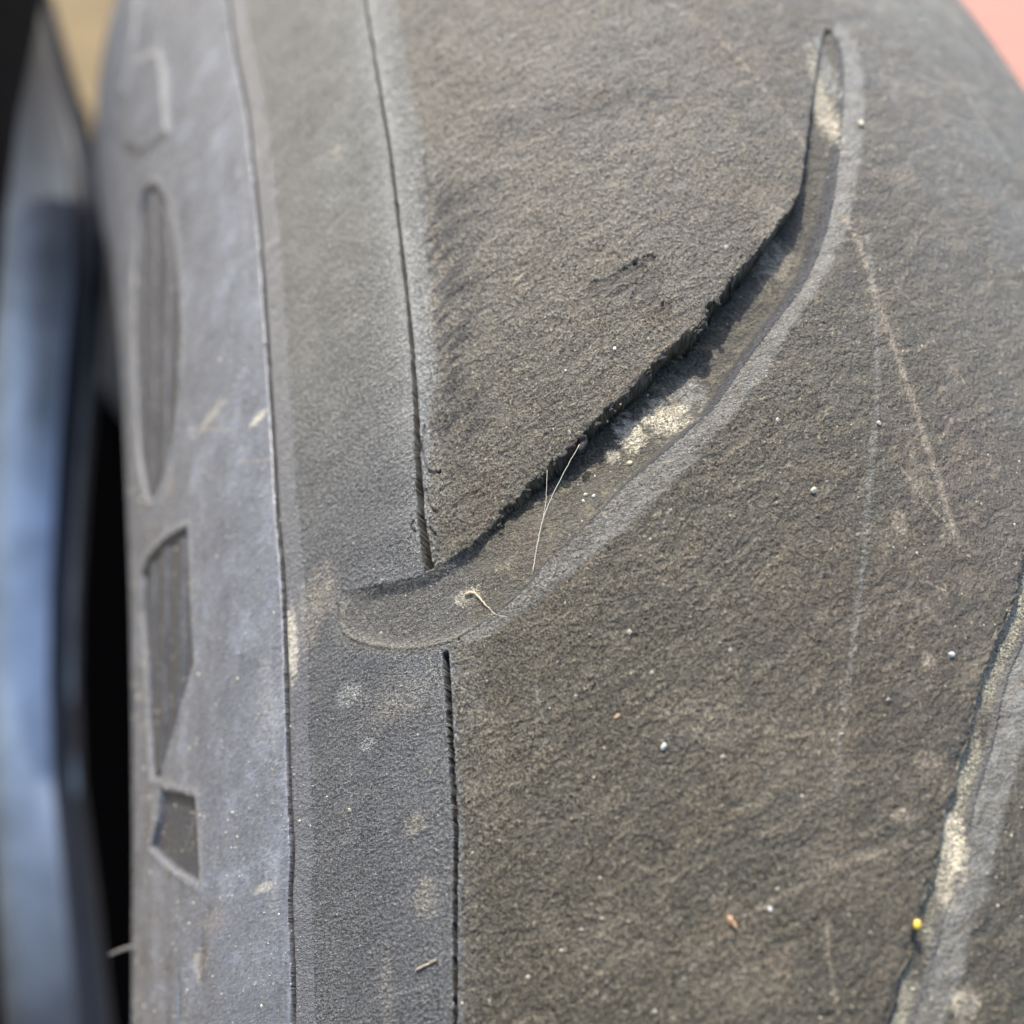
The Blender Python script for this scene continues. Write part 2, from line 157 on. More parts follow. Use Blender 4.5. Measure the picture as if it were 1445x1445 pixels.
M_strip = rubber('strip_rubber', 3.4, (1, 1), .42, .35, .35, .6, .35)
M_groove = rubber('dusty_groove_rubber', 3.2, (1, 1), .6, .4, .55, .45)
M_cham = rubber('pale_bevel_rubber', 3.4, (1, 1), .46, .7, .5, .6)
M_letter = rubber('recessed_letter_rubber', 2.0, (1, 1), .45, .1, .3, .45, .4)
def simple(name, col, rough, scale=3000, var=.2, bump=0.0, metal=0, spec=.5, coat=0, trans=0, sss=0):
    m, nt, b = new_mat(name); L = nt.links.new
    tc = N(nt, 'ShaderNodeTexCoord'); n = N(nt, 'ShaderNodeTexNoise', Scale=scale, Detail=5.0, Roughness=.6); L(tc.outputs['Object'], n.inputs['Vector'])
    r = N(nt, 'ShaderNodeMapRange'); r.inputs[1].default_value = .3; r.inputs[2].default_value = .7; r.inputs[3].default_value = 1-var; r.inputs[4].default_value = 1+var; L(n.outputs[0], r.inputs[0])
    vm = N(nt, 'ShaderNodeVectorMath', operation='SCALE'); vm.inputs[0].default_value = col; L(r.outputs[0], vm.inputs['Scale'])
    L(vm.outputs[0], b.inputs['Base Color']); b.inputs['Roughness'].default_value = rough; b.inputs['Metallic'].default_value = metal
    b.inputs['Specular IOR Level'].default_value = spec; b.inputs['Coat Weight'].default_value = coat
    if bump:
        bp = N(nt, 'ShaderNodeBump', Strength=.8); bp.inputs['Distance'].default_value = bump*.001; L(n.outputs[0], bp.inputs['Height']); L(bp.outputs[0], b.inputs['Normal'])
    return m
# ---------------------------------------------------------------- the tyre surface
def axis(segs):
    o = []
    for a, b, st in segs:
        n = max(1, int(round((b-a)/st))); o += list(a + (b-a)*np.arange(n)/n)
    o.append(segs[-1][1]); return np.array(o)
SC = 1.0
sa = axis([(-56, -30, .5*SC), (-30, 5, .24*SC), (5, 20, .15*SC), (20, 66, .1*SC), (66, 94, .13*SC), (94, 112, .35*SC)])
ta = axis([(-26, 4, .5*SC), (4, 76, .1*SC), (76, 112, .16*SC), (112, 150, .35*SC), (150, 230, .8*SC)])
S, T = np.meshgrid(sa, ta)                    # rows follow t
wx = fbm(S/1.1, T/1.1, 3, 5); wy = fbm(S/1.1, T/1.1, 3, 9)
def field(pts):                               # s of a lengthwise line as a function of t
    p = sorted((t, s) for s, t in pts); a = np.array(p)
    return np.interp(T, a[:, 0], a[:, 1])
sr = field(smooth_line(F['ridge'])); dR = S - sr + .05*wx     # + is the sidewall side
# sidewall line is gently bent; the step, its dirty gap and the flat strip beside it
H = .12*fbm(S/22, T/22, 2, 3)
H += np.where(S > 0, 1, 1)*.0
H += .05*sm(dR, -.04, .30)
gap = sm(dR, -.46, -.34)*(1-sm(dR, -.06, .04))
H -= .5*gap
H -= .06*(1-sm(dR, -2.55, -2.35)) 
# sipe
p = np.array(sorted((t, s) for s, t in F['sipe']))
t_up, t_lo = F['sipe'][9][1], F['sipe'][10][1]
ssU = np.interp(T, p[:, 0], p[:, 1]); dS = S-ssU + .035*perlin(T*1.3, S*0+3, 4) + .02*perlin(T*5, S*0+3, 6)
wS = np.interp(T, [8, t_lo-6, t_lo-.01, t_up, t_up+3, t_up+9, t_up+25, 110], [.14, .17, .20, .36, .30, .24, .14, .10])
on = np.clip(1-sm(T, t_lo-.2, t_lo+.0)+sm(T, t_up-.05, t_up+.1), 0, 1)
sip = (1-sm(np.abs(dS), wS*.62, wS*1.0))*on
H -= 2.0*sip
rim = np.exp(-((np.abs(dS)-wS*1.7)/(wS*.9))**2)*on
H += .035*rim
sipR = np.exp(-((dS+wS*2.6)/(.22))**2)*on*sm(fbm(S*0+1, T/1.7, 3, 31), -.25, .25)
H += .05*sipR
# grooves
poly_mask = np.zeros(S.shape, int); ch_mask = np.zeros(S.shape, int)
lipd = np.full(S.shape, 99.)
cham = np.zeros(S.shape); floorness = np.zeros(S.shape)
OS = np.zeros(S.shape); OT = np.zeros(S.shape)
Dk = [([F['lip'][0][0][1]-3, F['lip'][0][5][1]-1.5, F['lip'][0][5][1]+2, F['lip'][0][10][1], F['lip'][0][15][1], F['lip'][0][18][1], F['lip'][0][20][1], F['lip'][0][23][1]],
       [.10, .15, .6, 1.7, 2.2, 1.9, 1.2, .3]),
      ([0, 12, 30, 60, 90], [.5, .55, .7, .9, .5])]
for gi in range(2):
    lip = smooth_line(F['lip'][gi]); wall = smooth_line(F['wall'][gi]); ch = smooth_line(F['ch'][gi])
    rag = np.interp(T, [F['lip'][0][5][1], F['lip'][0][7][1], 72, 82, 95], [.15, 1, 1, .35, .25]) if gi == 0 else .9+0*T
    s5 = F['lip'][0][5][0]
    if gi == 0: rag = .12 + (rag-.12)*(1-sm(S, s5-2.5, s5+.4))
    hfm = sm(perlin(S/2.3, T/2.3, 58+gi), -.1, .35)*(.6 if gi else 1.0)
    Sw = S + rag*(.30*perlin(S/1.5, T/1.5, 40+gi) + .20*perlin(S/.42, T/.42, 42+gi)*hfm); Tw = T + rag*(.26*perlin(S/1.5, T/1.5, 44+gi) + .17*perlin(S/.42, T/.42, 47+gi)*hfm)
    S2 = S + .05*perlin(S/1.2, T/1.2, 51); T2 = T + .05*perlin(S/1.2, T/1.2, 52)
    dl = pdist(Sw, Tw, lip); dw = pdist(S2, T2, wall)
    near_lip = dl < dw
    full = lip + wall[::-1]
    insL = inside(Sw, Tw, full); insW = inside(S2, T2, full)
    ins = np.where(near_lip, insL, insW)
    D = np.interp(T, *Dk[gi])
    if gi == 0: D = .09 + (D-.09)*(1-sm(S, s5-4.5, s5+.6))
    ww = .2 + .72*D if gi == 0 else .25+.5*D
    hin = (.60 if gi == 0 else 1.1)*np.clip((D-.22)/1.6, 0, 1)
    lf = sm(dl, -.02, .10 if gi == 0 else .4)
    dep = lf*(hin+np.maximum(D-hin, 0)*np.where(ww > .5, sm(dw, -.02, ww), sm(dw, -.02, .35)))
    if gi == 0: dep = dep + .42*sm(dw, 0, 1.5)*sm(dl, 0, 1.0)*sm(S, s5-6, s5-2)*(1-sm(S, s5+5, s5+9))
    dep = np.where(ins, dep, 0)
    H -= dep
    # the torn lip overhangs: the wall below it is pushed back underneath
    d0 = pdist(S, T, lip); gt_, gs_ = np.gradient(d0, ta, sa); sgn = np.where(inside(S, T, full), 1.0, -1.0)
    gs_ *= sgn; gt_ *= sgn
    uk = np.clip(D-.5, 0, 1.6)*.85*(.75+.5*perlin(S/2.4, T/2.4, 48+gi))*np.where(ins, sm(dl, .0, .16)*(1-sm(dl, .35, 1.9)), 0)
    OS -= gs_*uk; OT -= gt_*uk
    H += ins*(.06*fbm(S/2, T/2, 3, 60+gi)*sm(dw, 0, .6))
    floorness = np.where(ins, sm(dw, ww*.5, ww*1.0), floorness)
    poly_mask[ins] = gi+1
    j = int(np.argmin([math.hypot(q[0]-ch[0][0], q[1]-ch[0][1]) for q in wall]))
    cpoly = wall[j:] + ch[::-1]
    S3 = S + .28*perlin(S/1.3, T/1.3, 71) + .14*perlin(S/.4, T/.4, 72)
    cin = (inside(S3, T, cpoly) | inside(S2, T2, cpoly)) & ~ins
    dc = pdist(S3, T, ch); f_ = dc/(dc+dw+1e-6)
    H -= np.where(cin, hin*f_**1.6, 0)
    cham = np.where(cin, sm(f_, -.05, .22), cham); ch_mask[cin] = gi+1
    # rolled, chipped lip
    out = (~ins) & (~cin)
    e = np.where(out, np.exp(-(dl/.35)**2), 0)*rag
    H += e*(.16*perlin(S/.45, T/.45, 81) + .06)
    H -= np.where(out, np.exp(-(dl/.16)**2), 0)*.15*rag
    chip = np.where(out, np.exp(-(dl/(.5 if gi else .4))**2), 0)*sm(perlin(S/.9, T/1.6, 83+gi), .1, .4)*rag
    H -= chip*.12
    if gi == 0: chip1 = chip
    else: chip2 = chip
    lipd = np.where(out, np.minimum(lipd, dl), lipd)
H -= .12*np.exp(-(pdist(S, T, smooth_line(F['wall'][0])[:26])/.11)**2)*(T < F['lip'][0][5][1])
H += .04*np.exp(-((pdist(S, T, smooth_line(F['wall'][0])[:26])-.22)/.14)**2)*(T < F['lip'][0][5][1])
# dents and torn hooks
dentm = np.zeros(S.shape)
for pts in F['dent']:
    d = pdist(S+.2*wx, T+.2*wy, smooth_line(pts), 2); H -= .13*np.exp(-(d/.2)**2); dentm = np.maximum(dentm, np.exp(-(d/.22)**2)); d2 = pdist(S+.2*wx, T+.2*wy-.55, smooth_line(pts), 2); H += .05*np.exp(-(d2/.6)**2)
hookm = np.zeros(S.shape)
for pts in F['hook']:
    d = pdist(S+.08*wx, T+.08*wy, smooth_line(pts)); g = np.exp(-(d/.085)**2); hookm = np.maximum(hookm, g)
H -= .22*hookm
tr = (dR < -2.4) & (poly_mask == 0)
leath = fbm(S/.62, T/1.0, 4, 91, .6); fine = fbm(S/.33, T/.33, 3, 95, .6)
isr = sm(-dS-np.interp(T, [52, 66, 95], [0, 1.5, 2.6])-.35*wx*sm(T, 50, 60), -.1, .8)                          # right of the sipe
soft = np.interp(S, [5, 22], [.35, 1.0])
fur = 1-np.abs(perlin(S/.55+.5*wx, T/1.5, 301))*1.0; fur = sm(fur, .80, 1.0)*sm(fbm(S/2.5, T/3.5, 3, 305), -.25, .25)
fur2 = sm(1-np.abs(perlin((S+.4*T)/.6, (T-.4*S)/1.1+.4*wy, 307)), .84, 1.0)*sm(fbm(S/4, T/4, 3, 309), -.1, .35)
H -= tr*isr*soft*(.10*fur+.08*fur2)
H += tr*(isr*soft*(.115*leath+.03*fine) + (1-isr)*.035*fine)
H += (poly_mask > 0)*(.03*fine)
# letters
lt_id = np.zeros(S.shape, int); lt_edge = np.zeros(S.shape); lt_in = np.zeros(S.shape)
for i, (nm, pts) in enumerate(F['letters']):
    pl = smooth_line(pts + [pts[0]], 4) if nm == 'oval' else smooth_line(pts+[pts[0]], 1)
    S4 = S+.12*wx; T4 = T+.2*wy
    ins = inside(S4, T4, pl); d = pdist(S4, T4, pl, 2.5)
    e = np.exp(-(d/.42)**2); lt_edge = np.maximum(lt_edge, e)
    if nm in ('stroke', 'slant'): H += .35*np.where(ins, sm(d, 0, .5), 0)+.2*e
    else:
        H += .08*e - .42*np.where(ins, sm(d, .3, .8), 0)
        if nm != 'block': H += .26*np.where(ins, sm(d, .8, 1.4), 0)*sm(np.sin(S*1.5+T*.16+i*2+1.0*fbm(S/3, T/6, 2, 66)), -.1, .8)
        lt_in = np.where(ins, sm(d, .25, .7), lt_in)
    lt_id[ins | (e > .55)] = i+1
crk = S*0
for s_, t_, rx, ry, st, ci in F['stains']:
    if ci == 3 and rx <= .9 and s_ > 60: crk = np.maximum(crk, st*np.exp(-((S-s_-.12*wx)/max(rx, .1))**2-((T-t_)/ry)**4))
H -= .25*crk
H += (dR > .1)*(.010*fbm(S/.7, T/2.5, 3, 99) + .03*fbm(S/6, T/9, 2, 98))
# ---------------------------------------------------------------- colour of the rubber, of the dirt on it, and painted shade and sheen
def C3(r, g, b): return np.array([r, g, b])
A_ = -.82*S+.57*T; B_ = .57*S+.82*T
tread_c = C3(.086, .077, .057); shoul_c = C3(.098, .100, .104); side_c = C3(.140, .145, .156)
col = np.zeros(S.shape+(3,)); mixc = lambda a, c, w: a*(1-w[..., None]) + c*w[..., None]
col[:] = tread_c
big = fbm(A_/14, B_/5, 5, 120, .6)
col = mixc(col, C3(.100, .083, .058), sm(big, -.1, .5)*.22)
col = mixc(col, C3(.070, .070, .068), sm(-big, 0, .5)*.2)
A_ = -.82*S+.57*T; B_ = .57*S+.82*T
patch = sm(fbm(S/9, T/9, 3, 128), -.3, .3)
Aw = A_+1.2*fbm(S/6, T/6, 3, 129); Bw = B_+1.6*fbm(S/7, T/7, 3, 130)
streak = fbm(Aw/4, Bw/.75, 5, 127, .68)
col = mixc(col, C3(.185, .162, .118), sm(streak, .05, .42)*(.32+.42*patch)*sm(S, 54, 42))
col = mixc(col, shoul_c, (1-isr)*(1.0))
col = mixc(col, C3(.070, .074, .082), (1-isr)*sm(fbm(S/2, T/3, 5, 133, .65), 0, .5)*.45)
col = mixc(col, C3(.15, .15, .152), (1-isr)*sm(fbm(S/1.2, T/5, 5, 137, .65), .05, .6)*.5)
bl = sm(T, 62, 95)
bl2 = sm(T+.15*S, 48, 96)
col = mixc(col, C3(.215, .198, .168), bl2*(.72+.22*fbm(Aw/3, Bw/.9, 5, 139, .68))*(.05+.95*sm(S, 8, 30)))  # sheen painted into the colour: tread paler towards the top
col *= 1-sm(-S, -30, -6)[..., None]*C3(.30, .33, .42)  # right side darkened in the colour, where the painted sheen ends
col = mixc(col, C3(.115, .098, .082), sm(fbm(A_/6, B_/.7, 5, 143, .6), .0, .45)*.32*sm(T, 66, 84)*isr)
col = mixc(col, side_c, sm(dR, -2.5, -2.3)*.35+.65*sm(dR, -.5, -.3))
vst = fbm(S/3.5+.5*wx, T/6, 5, 141, .6)
col = mixc(col, C3(.235, .25, .28), sm(dR, 0, .2)*sm(vst, .0, .45)*.6)
col = mixc(col, C3(.070, .073, .080), sm(dR, 0, .2)*sm(-vst, .05, .5)*.5)
col = mixc(col, C3(.21, .20, .18), sm(dR, 0, .2)*sm(fbm(S/.8, T/4, 5, 145, .7), .12, .5)*.5)
col = mixc(col, C3(.06, .062, .068), sm(dR, 0, .2)*sm(fbm(S/1.6, T/3.5, 5, 146, .65), .1, .5)*.45)
col = mixc(col, C3(.050, .036, .017), np.clip(gap*1.6, 0, 1)*(.65+.35*perlin(S*0, T/2, 148)))
col = mixc(col, C3(.2, .195, .18), np.exp(-((dR-.12)/.13)**2)*.2*sm(perlin(S*0+2, T/3, 149), -.2, .4))
# sidewall letters
col = mixc(col, C3(.036, .036, .039), lt_in*.85)
col = mixc(col, C3(.2, .19, .17), lt_edge*sm(fbm(S/1.2, T/1.8, 4, 151), -.4, .15)*.8)
# bevels and grooves
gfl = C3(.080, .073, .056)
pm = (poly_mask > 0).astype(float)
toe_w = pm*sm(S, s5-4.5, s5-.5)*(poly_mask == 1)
col = mixc(col, C3(.034, .035, .040), pm)  # groove wall darkened: shade painted into its colour, floor recoloured next
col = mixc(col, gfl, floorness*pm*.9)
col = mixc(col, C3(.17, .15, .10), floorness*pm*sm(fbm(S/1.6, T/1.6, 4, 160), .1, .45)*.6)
col = mixc(col, C3(.082, .080, .076), toe_w*(poly_mask == 1))
col = mixc(col, C3(.31, .29, .22), floorness*(poly_mask == 2)*sm(fbm(S/2.5, T/6, 4, 163), -.5, .2)*.8)
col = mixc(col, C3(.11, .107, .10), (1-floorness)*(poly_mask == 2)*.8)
cpat = fbm(S/1.4, T/1.4, 4, 170)
col = mixc(col, C3(.20, .196, .182), cham*(.5+.5*sm(cpat, -.35, .3)))
pal = [C3(.30, .30, .28), C3(.37, .31, .235), C3(.50, .45, .35), C3(.030, .030, .032), C3(.13, .078, .055)]
for s_, t_, rx, ry, st, ci in F['stains']:
    q = ((S-s_)/rx)**2 + ((T-t_)/ry)**2
    m_ = q < 6
    if not m_.any(): continue
    nz = fbm(S[m_]/max(.18, min(rx, ry)*.55), T[m_]/max(.22, min(rx, ry)*.6), 4, 200+int(abs(s_*7+t_)))
    w = sm(1.3 - q[m_]**.5 + nz*.9, 0., 1.1 if ci == 3 or rx > 1.2 else .6)*st
    if ci == 3 and max(rx, ry) > 1.2: w = w*.95
    br = fbm(S[m_]/.42, T[m_]/.55, 3, 311, .7)
    if ci in (0, 1, 4) and max(rx, ry) > .7: w = w*(.35+.65*sm(br, -.25, .35))
    if ci == 2: w = w*(.55+.45*sm(br, -.4, .1))
    if t_ > 0 and ci == 2 and F['lip'][0][0][1] < t_: pass
    a = col[m_]; col[m_] = a*(1-w[:, None]) + pal[ci]*w[:, None]
for pts, wd_, st, ci in F['scratch']:
    d = pdist(S+.15*wx, T+.15*wy, smooth_line(pts)); w = np.exp(-(d/(wd_*.62))**2)*min(st*1.15, .75)*(.6+.4*sm(fbm(S/.8, T/.8, 3, 33), -.3, .3))
    col = mixc(col, pal[ci], w)
col = mixc(col, C3(.20, .20, .195), rim*.55*sm(fbm(S/.5, T/1.2, 3, 177), -.5, .1))
col = mixc(col, C3(.12, .075, .03), np.exp(-((np.abs(dS)-wS)/.07)**2)*on*.6*sm(perlin(S*0+5, T/2.1, 231), -.2, .3))
col = mixc(col, C3(.012, .011, .010), sm(sip, .12, .45)*.93)
col = mixc(col, C3(.20, .21, .235), sipR*.5)
col = mixc(col, C3(.02, .018, .016), hookm*.8)
col = mixc(col, C3(.035, .028, .024), dentm*.4)
col = mixc(col, C3(.022, .021, .02), np.clip(chip1*.8+chip2*.7, 0, 1)*.85)
col = mixc(col, C3(.10, .065, .03), np.exp(-(lipd/.12)**2)*sm(perlin(S/.7, T/.7, 181), .1, .4)*.8)
# fine chalky threads and scuffs in the toe of the groove
toeL = pdist(S+.05*wx, T+.05*wy, smooth_line(F['wall'][0])[:24])
col = mixc(col, C3(.06, .052, .03), np.exp(-(toeL/.09)**2)*.8*sm(wx, -.5, .1))
col = mixc(col, C3(.20, .19, .165), np.exp(-((toeL-.42)/.28)**2)*.45)
thr = np.abs(perlin(S/.9+.3*wx, T/3.2, 190)); col = mixc(col, C3(.24, .22, .19), toe_w*(1-sm(thr, .0, .05))*sm(T, 38.5, 40.0)*.6)
spk = fbm(S/.3, T/.3, 2, 195); col *= (1+.22*spk)[..., None]
smud = sm(fbm(A_/3.6, B_/.95, 3, 441, .5), -.08, .08)*sm(-dS, 1.6, 2.4)*(1-sm(-dS, 3.5, 7))*sm(T, 56, 59)*(1-sm(T, 84, 92))
col = mixc(col, C3(.038, .038, .040), smud*.9*(poly_mask == 0))
col = mixc(col, C3(.185, .145, .10), isr*(poly_mask == 0)*(cham == 0)*sm(fbm(Aw/7, Bw/3.5, 5, 451, .68), .02, .4)*.38*sm(-S, -48, -34))
tan_w = sm(fbm(S/.30, T/.75, 3, 411, .6), .10, .34)*sm(fbm(Aw/3.5, Bw/1.0, 5, 415, .65), -.15, .28)*isr*(poly_mask == 0)
col = mixc(col, C3(.27, .235, .165), tan_w*.62)
dk_w = patch*sm(fbm(Aw/3, Bw/.7, 5, 421, .68), .05, .4)*isr*(poly_mask == 0)
col = mixc(col, C3(.042, .040, .036), dk_w*.27)
band = np.exp(-((dS-.9)/1.5)**2)*(dS > 0)+np.exp(-((dS+.9)/1.3)**2)*(dS <= 0)
col = mixc(col, C3(.225, .218, .20), band*(poly_mask == 0)*(dR < -2.6)*(.18+.62*sm(T, 55, 68))*(.6+.4*sm(fbm(S/1.3, T/3, 4, 447), -.3, .2)))
# nicks and hairline scratches
rn = np.random.RandomState(21)
for q in range(150):
    s0 = rn.uniform(-5, 92); t0 = rn.uniform(6, 105); L_ = rn.uniform(.4, 2.2) if q % 3 else rn.uniform(2, 7); an = rn.normal(1.3, .8); cv = rn.normal(0, .25)
    pts = [(s0+L_*u*math.cos(an+cv*u), t0+L_*u*math.sin(an+cv*u)) for u in (-.5, -.2, .15, .5)]
    wd = rn.uniform(.035, .09); k_ = near(S, T, pts, .6)
    if not k_.any() or poly_mask[k_].max() > 0: continue
    d = _pdist(S[k_]+.06*wx[k_], T[k_]+.06*wy[k_], pts); g = np.exp(-(d/wd)**2)
    if q % 3: H[k_] -= .07*g*rn.uniform(.4, 1.3)
    a_ = col[k_]; w_ = (g*rn.uniform(.25, .7))[:, None]; col[k_] = a_*(1-w_) + (pal[3] if q % 5 == 1 else pal[0] if q % 2 else pal[1])*w_
relief = np.ones(S.shape)
relief = np.where(tr & (isr > .5), np.interp(S, [0, 8, 24, 40], [.35, .45, .9, 1.1]), relief)
relief *= .72+.42*sm(fbm(Aw/2.5, Bw/1.3, 5, 431, .65), -.35, .3)
relief *= 1-.9*np.clip(sip+gap, 0, 1)
relief *= 1-.5*np.exp(-(np.abs(dS)/.9)**2)*(T > 60)
col *= np.where((dR > -2.4)[..., None], C3(.80, .825, .87), C3(.90, .895, .86))
col = np.where(((1-isr > .5) & (dR <= -2.4) & (poly_mask == 0))[..., None], col*C3(1.10, 1.15, 1.22), col)
# ---------------------------------------------------------------- mesh arrays
ph = S/RC; th = T/300.0
def surf(s, t, h):
    ph = s/RC; th = t/300.0; rr = RC+h
    x = -rr*np.sin(ph); r = RN+rr*np.cos(ph)
    return np.stack([x, r*np.sin(th), r*np.cos(th)], -1)
P = W(surf(S+OS, T+OT, H))
e1 = np.gradient(P, axis=1); e2 = np.gradient(P, axis=0)
NR = np.cross(e1, e2); NR /= np.linalg.norm(NR, axis=-1, keepdims=True)+1e-20
_cn = W(surf(S[:1, :1], T[:1, :1], H[:1, :1]+1))-P[:1, :1]
if (NR[0, 0]*_cn[0, 0]).sum() < 0: NR = -NR; FLIP = True
else: FLIP = False
nt_, ns_ = S.shape
idx = np.arange(nt_*ns_).reshape(nt_, ns_)
quads = np.stack([idx[:-1, :-1], idx[:-1, 1:], idx[1:, 1:], idx[1:, :-1]], -1).reshape(-1, 4)
if FLIP: quads = quads[:, ::-1]
def qm(a): return a[:-1, :-1].reshape(-1)
q_poly = qm(poly_mask); q_ch = qm(ch_mask); q_lt = qm(lt_id); q_dR = qm(dR); q_dS = qm(dS); q_sip = qm(sip); q_T = qm(T); q_S = qm(S)
def tag(o, label=None, cat=None, group=None, kind=None):
    for k, v in (('label', label), ('category', cat), ('group', group), ('kind', kind)):
        if v: o[k] = v
    return o
def link(name, me, mat, parent=None):
    if mat is not None: me.materials.clear(); me.materials.append(mat)
    o = bpy.data.objects.new(name, me); COL.objects.link(o)
    if parent is not None: o.parent = parent
    return o
def grid_part(name, mask, mat, parent):
    q = quads[mask]; used, inv = np.unique(q, return_inverse=True); inv = inv.reshape(-1)
    me = bpy.data.meshes.new(name); nv, nf = len(used), len(q)
    me.vertices.add(nv); me.loops.add(nf*4); me.polygons.add(nf)
    me.vertices.foreach_set('co', P.reshape(-1, 3)[used].astype(np.float32).ravel())
    me.loops.foreach_set('vertex_index', inv.astype(np.int32))
    me.polygons.foreach_set('loop_start', (np.arange(nf)*4).astype(np.int32))
    me.polygons.foreach_set('loop_total', np.full(nf, 4, np.int32))
    me.update(calc_edges=True)
    me.polygons.foreach_set('use_smooth', np.ones(nf, bool))
    c = me.attributes.new('tone', 'FLOAT_COLOR', 'POINT')
    cc = np.ones((nv, 4), np.float32); cc[:, :3] = col.reshape(-1, 3)[used]; c.data.foreach_set('color', cc.ravel())
    r = me.attributes.new('relief', 'FLOAT', 'POINT'); r.data.foreach_set('value', relief.reshape(-1)[used].astype(np.float32))
    uv = me.uv_layers.new(name='st'); st = np.stack([S.reshape(-1)[used], T.reshape(-1)[used]], -1)[inv]; uv.data.foreach_set('uv', st.astype(np.float32).ravel())
    me.normals_split_custom_set_from_vertices(NR.reshape(-1, 3)[used].astype(np.float32))
    return link(name, me, mat, parent)
tyre = bpy.data.objects.new('motorcycle_tyre', None); COL.objects.link(tyre)
tag(tyre, 'worn grey-black motorcycle tyre with a torn curved tread groove and dusty cracked rubber', 'tyre')
free = np.ones(len(quads), bool)
def take(m):
    global free
    m = m & free; free = free & ~m; return m
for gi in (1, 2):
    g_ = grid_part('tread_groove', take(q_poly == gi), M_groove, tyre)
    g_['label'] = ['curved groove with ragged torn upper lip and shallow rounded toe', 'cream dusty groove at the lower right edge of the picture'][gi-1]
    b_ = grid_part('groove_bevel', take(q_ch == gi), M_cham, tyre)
for i, (nm, _) in enumerate(F['letters']):
    o = grid_part('sidewall_letter', take(q_lt == i+1), M_letter if nm not in ('slant', 'stroke') else M_side, tyre)
    o['label'] = {'slant': 'short raised slanted letter', 'oval': 'tall recessed oval letter with pale rim', 'bold': 'recessed letter with ribbed dark inside and pale right edge', 'block': 'small recessed four-sided letter', 'stroke': 'raised letter stroke at the top'}[nm]
grid_part('tread_split', take((q_sip > .12)), M_shoulder, tyre)['label'] = 'thin dark split running round the shoulder of the tread'
grid_part('sidewall', take(q_dR > -.02), M_side, tyre)
grid_part('mould_gap', take(q_dR > -.46), M_groove, tyre)['label'] = 'narrow brown dirt-filled gap between sidewall and tread'
grid_part('shoulder_strip', take(q_dR > -2.45), M_strip, tyre)
grid_part('shoulder_tread', take(q_dS > 0), M_shoulder, tyre)
grid_part('crown_tread', free.copy(), M_tread, tyre)

# the rest of the carcass, coarser, tucked just under the detailed part
def carcass():
    bm = bmesh.new(); nS, nT = 72, 200; rows = []
    for j in range(nT):
        thj = 2*math.pi*j/nT; row = []
        for i in range(nS+1):
            phi = -2.45+4.9*i/nS; h = -5.0
            row.append(bm.verts.new(W(surf(phi*RC, thj*300, h))))
        rows.append(row)
    for j in range(nT):
        for i in range(nS):
            bm.faces.new([rows[j][i], rows[j][i+1], rows[(j+1) % nT][i+1], rows[(j+1) % nT][i]])
    bmesh.ops.recalc_face_normals(bm, faces=bm.faces)
    me = bpy.data.meshes.new('carcass'); bm.to_mesh(me); bm.free()
    me.polygons.foreach_set('use_smooth', [True]*len(me.polygons)); return me
M_car = simple('carcass_rubber', (.07, .07, .072), .6, 400, .2, .2)
link('carcass', carcass(), M_car, tyre)

def hgt(s, t):
    i = min(max(int(np.searchsorted(sa, s)), 1), len(sa)-1); j = min(max(int(np.searchsorted(ta, t)), 1), len(ta)-1)
    return float(H[j, i])
def at(s, t, up=0.0, h=None):
    return Vector(W(surf(np.array(float(s)), np.array(float(t)), np.array((hgt(s, t) if h is None else h)+up))))
def frame(s, t):
    a = at(s, t, 0, 0); n = (at(s, t, 1, 0)-a).normalized(); y = (at(s, t+1, 0, 0)-a).normalized(); x = y.cross(n).normalized()
    return Matrix((x, y, n)).transposed()
rnd = random.Random(4)
def lump(name, s, t, size, mat, parent=None, seed=0, squash=(1, 1, 1), sub=2, rough=.32, up=0.0, rz=0.0, h=None):
    """irregular grain built in metres, origin at its base on the rubber"""
    bm = bmesh.new(); bmesh.ops.create_icosphere(bm, subdivisions=sub, radius=1.0)
    r = random.Random(seed); from_n = [Vector((r.uniform(-1, 1), r.uniform(-1, 1), r.uniform(-1, 1))).normalized() for _ in range(9)]; am = [r.uniform(-1, 1) for _ in range(9)]
    fr = [r.uniform(2, 5) for _ in range(9)]
    for v in bm.verts:
        d = v.co.normalized(); k = 1+rough*sum(a*math.sin(f*d.dot(n)+a*5) for a, n, f in zip(am, from_n, fr))/2.2
        v.co = Vector((d.x*k*squash[0], d.y*k*squash[1], d.z*k*squash[2]))
    zmin = min(v.co.z for v in bm.verts)
    M = frame(s, t) @ Matrix.Rotation(rz, 3, 'Z')
    base = at(s, t, up, h)
    for v in bm.verts: v.co = M @ ((v.co-Vector((0, 0, zmin*.55)))*size*.001)
    me = bpy.data.meshes.new(name); bm.to_mesh(me); bm.free()
    me.polygons.foreach_set('use_smooth', [sub > 2]*len(me.polygons))
    o = link(name, me, mat, parent); o.location = base
    return o
M_crumb = simple('torn_rubber', (.05, .047, .043), .85, 9000, .6, .15, 0, .25)
for k, (s_, t_, r_) in enumerate(F['crumbs']):
    lump('rubber_crumb', s_, t_, r_*.72, M_crumb, tyre, 30+k, (1.25, .85, .8), 3, .6, 0, rnd.uniform(0, 3), -.30)
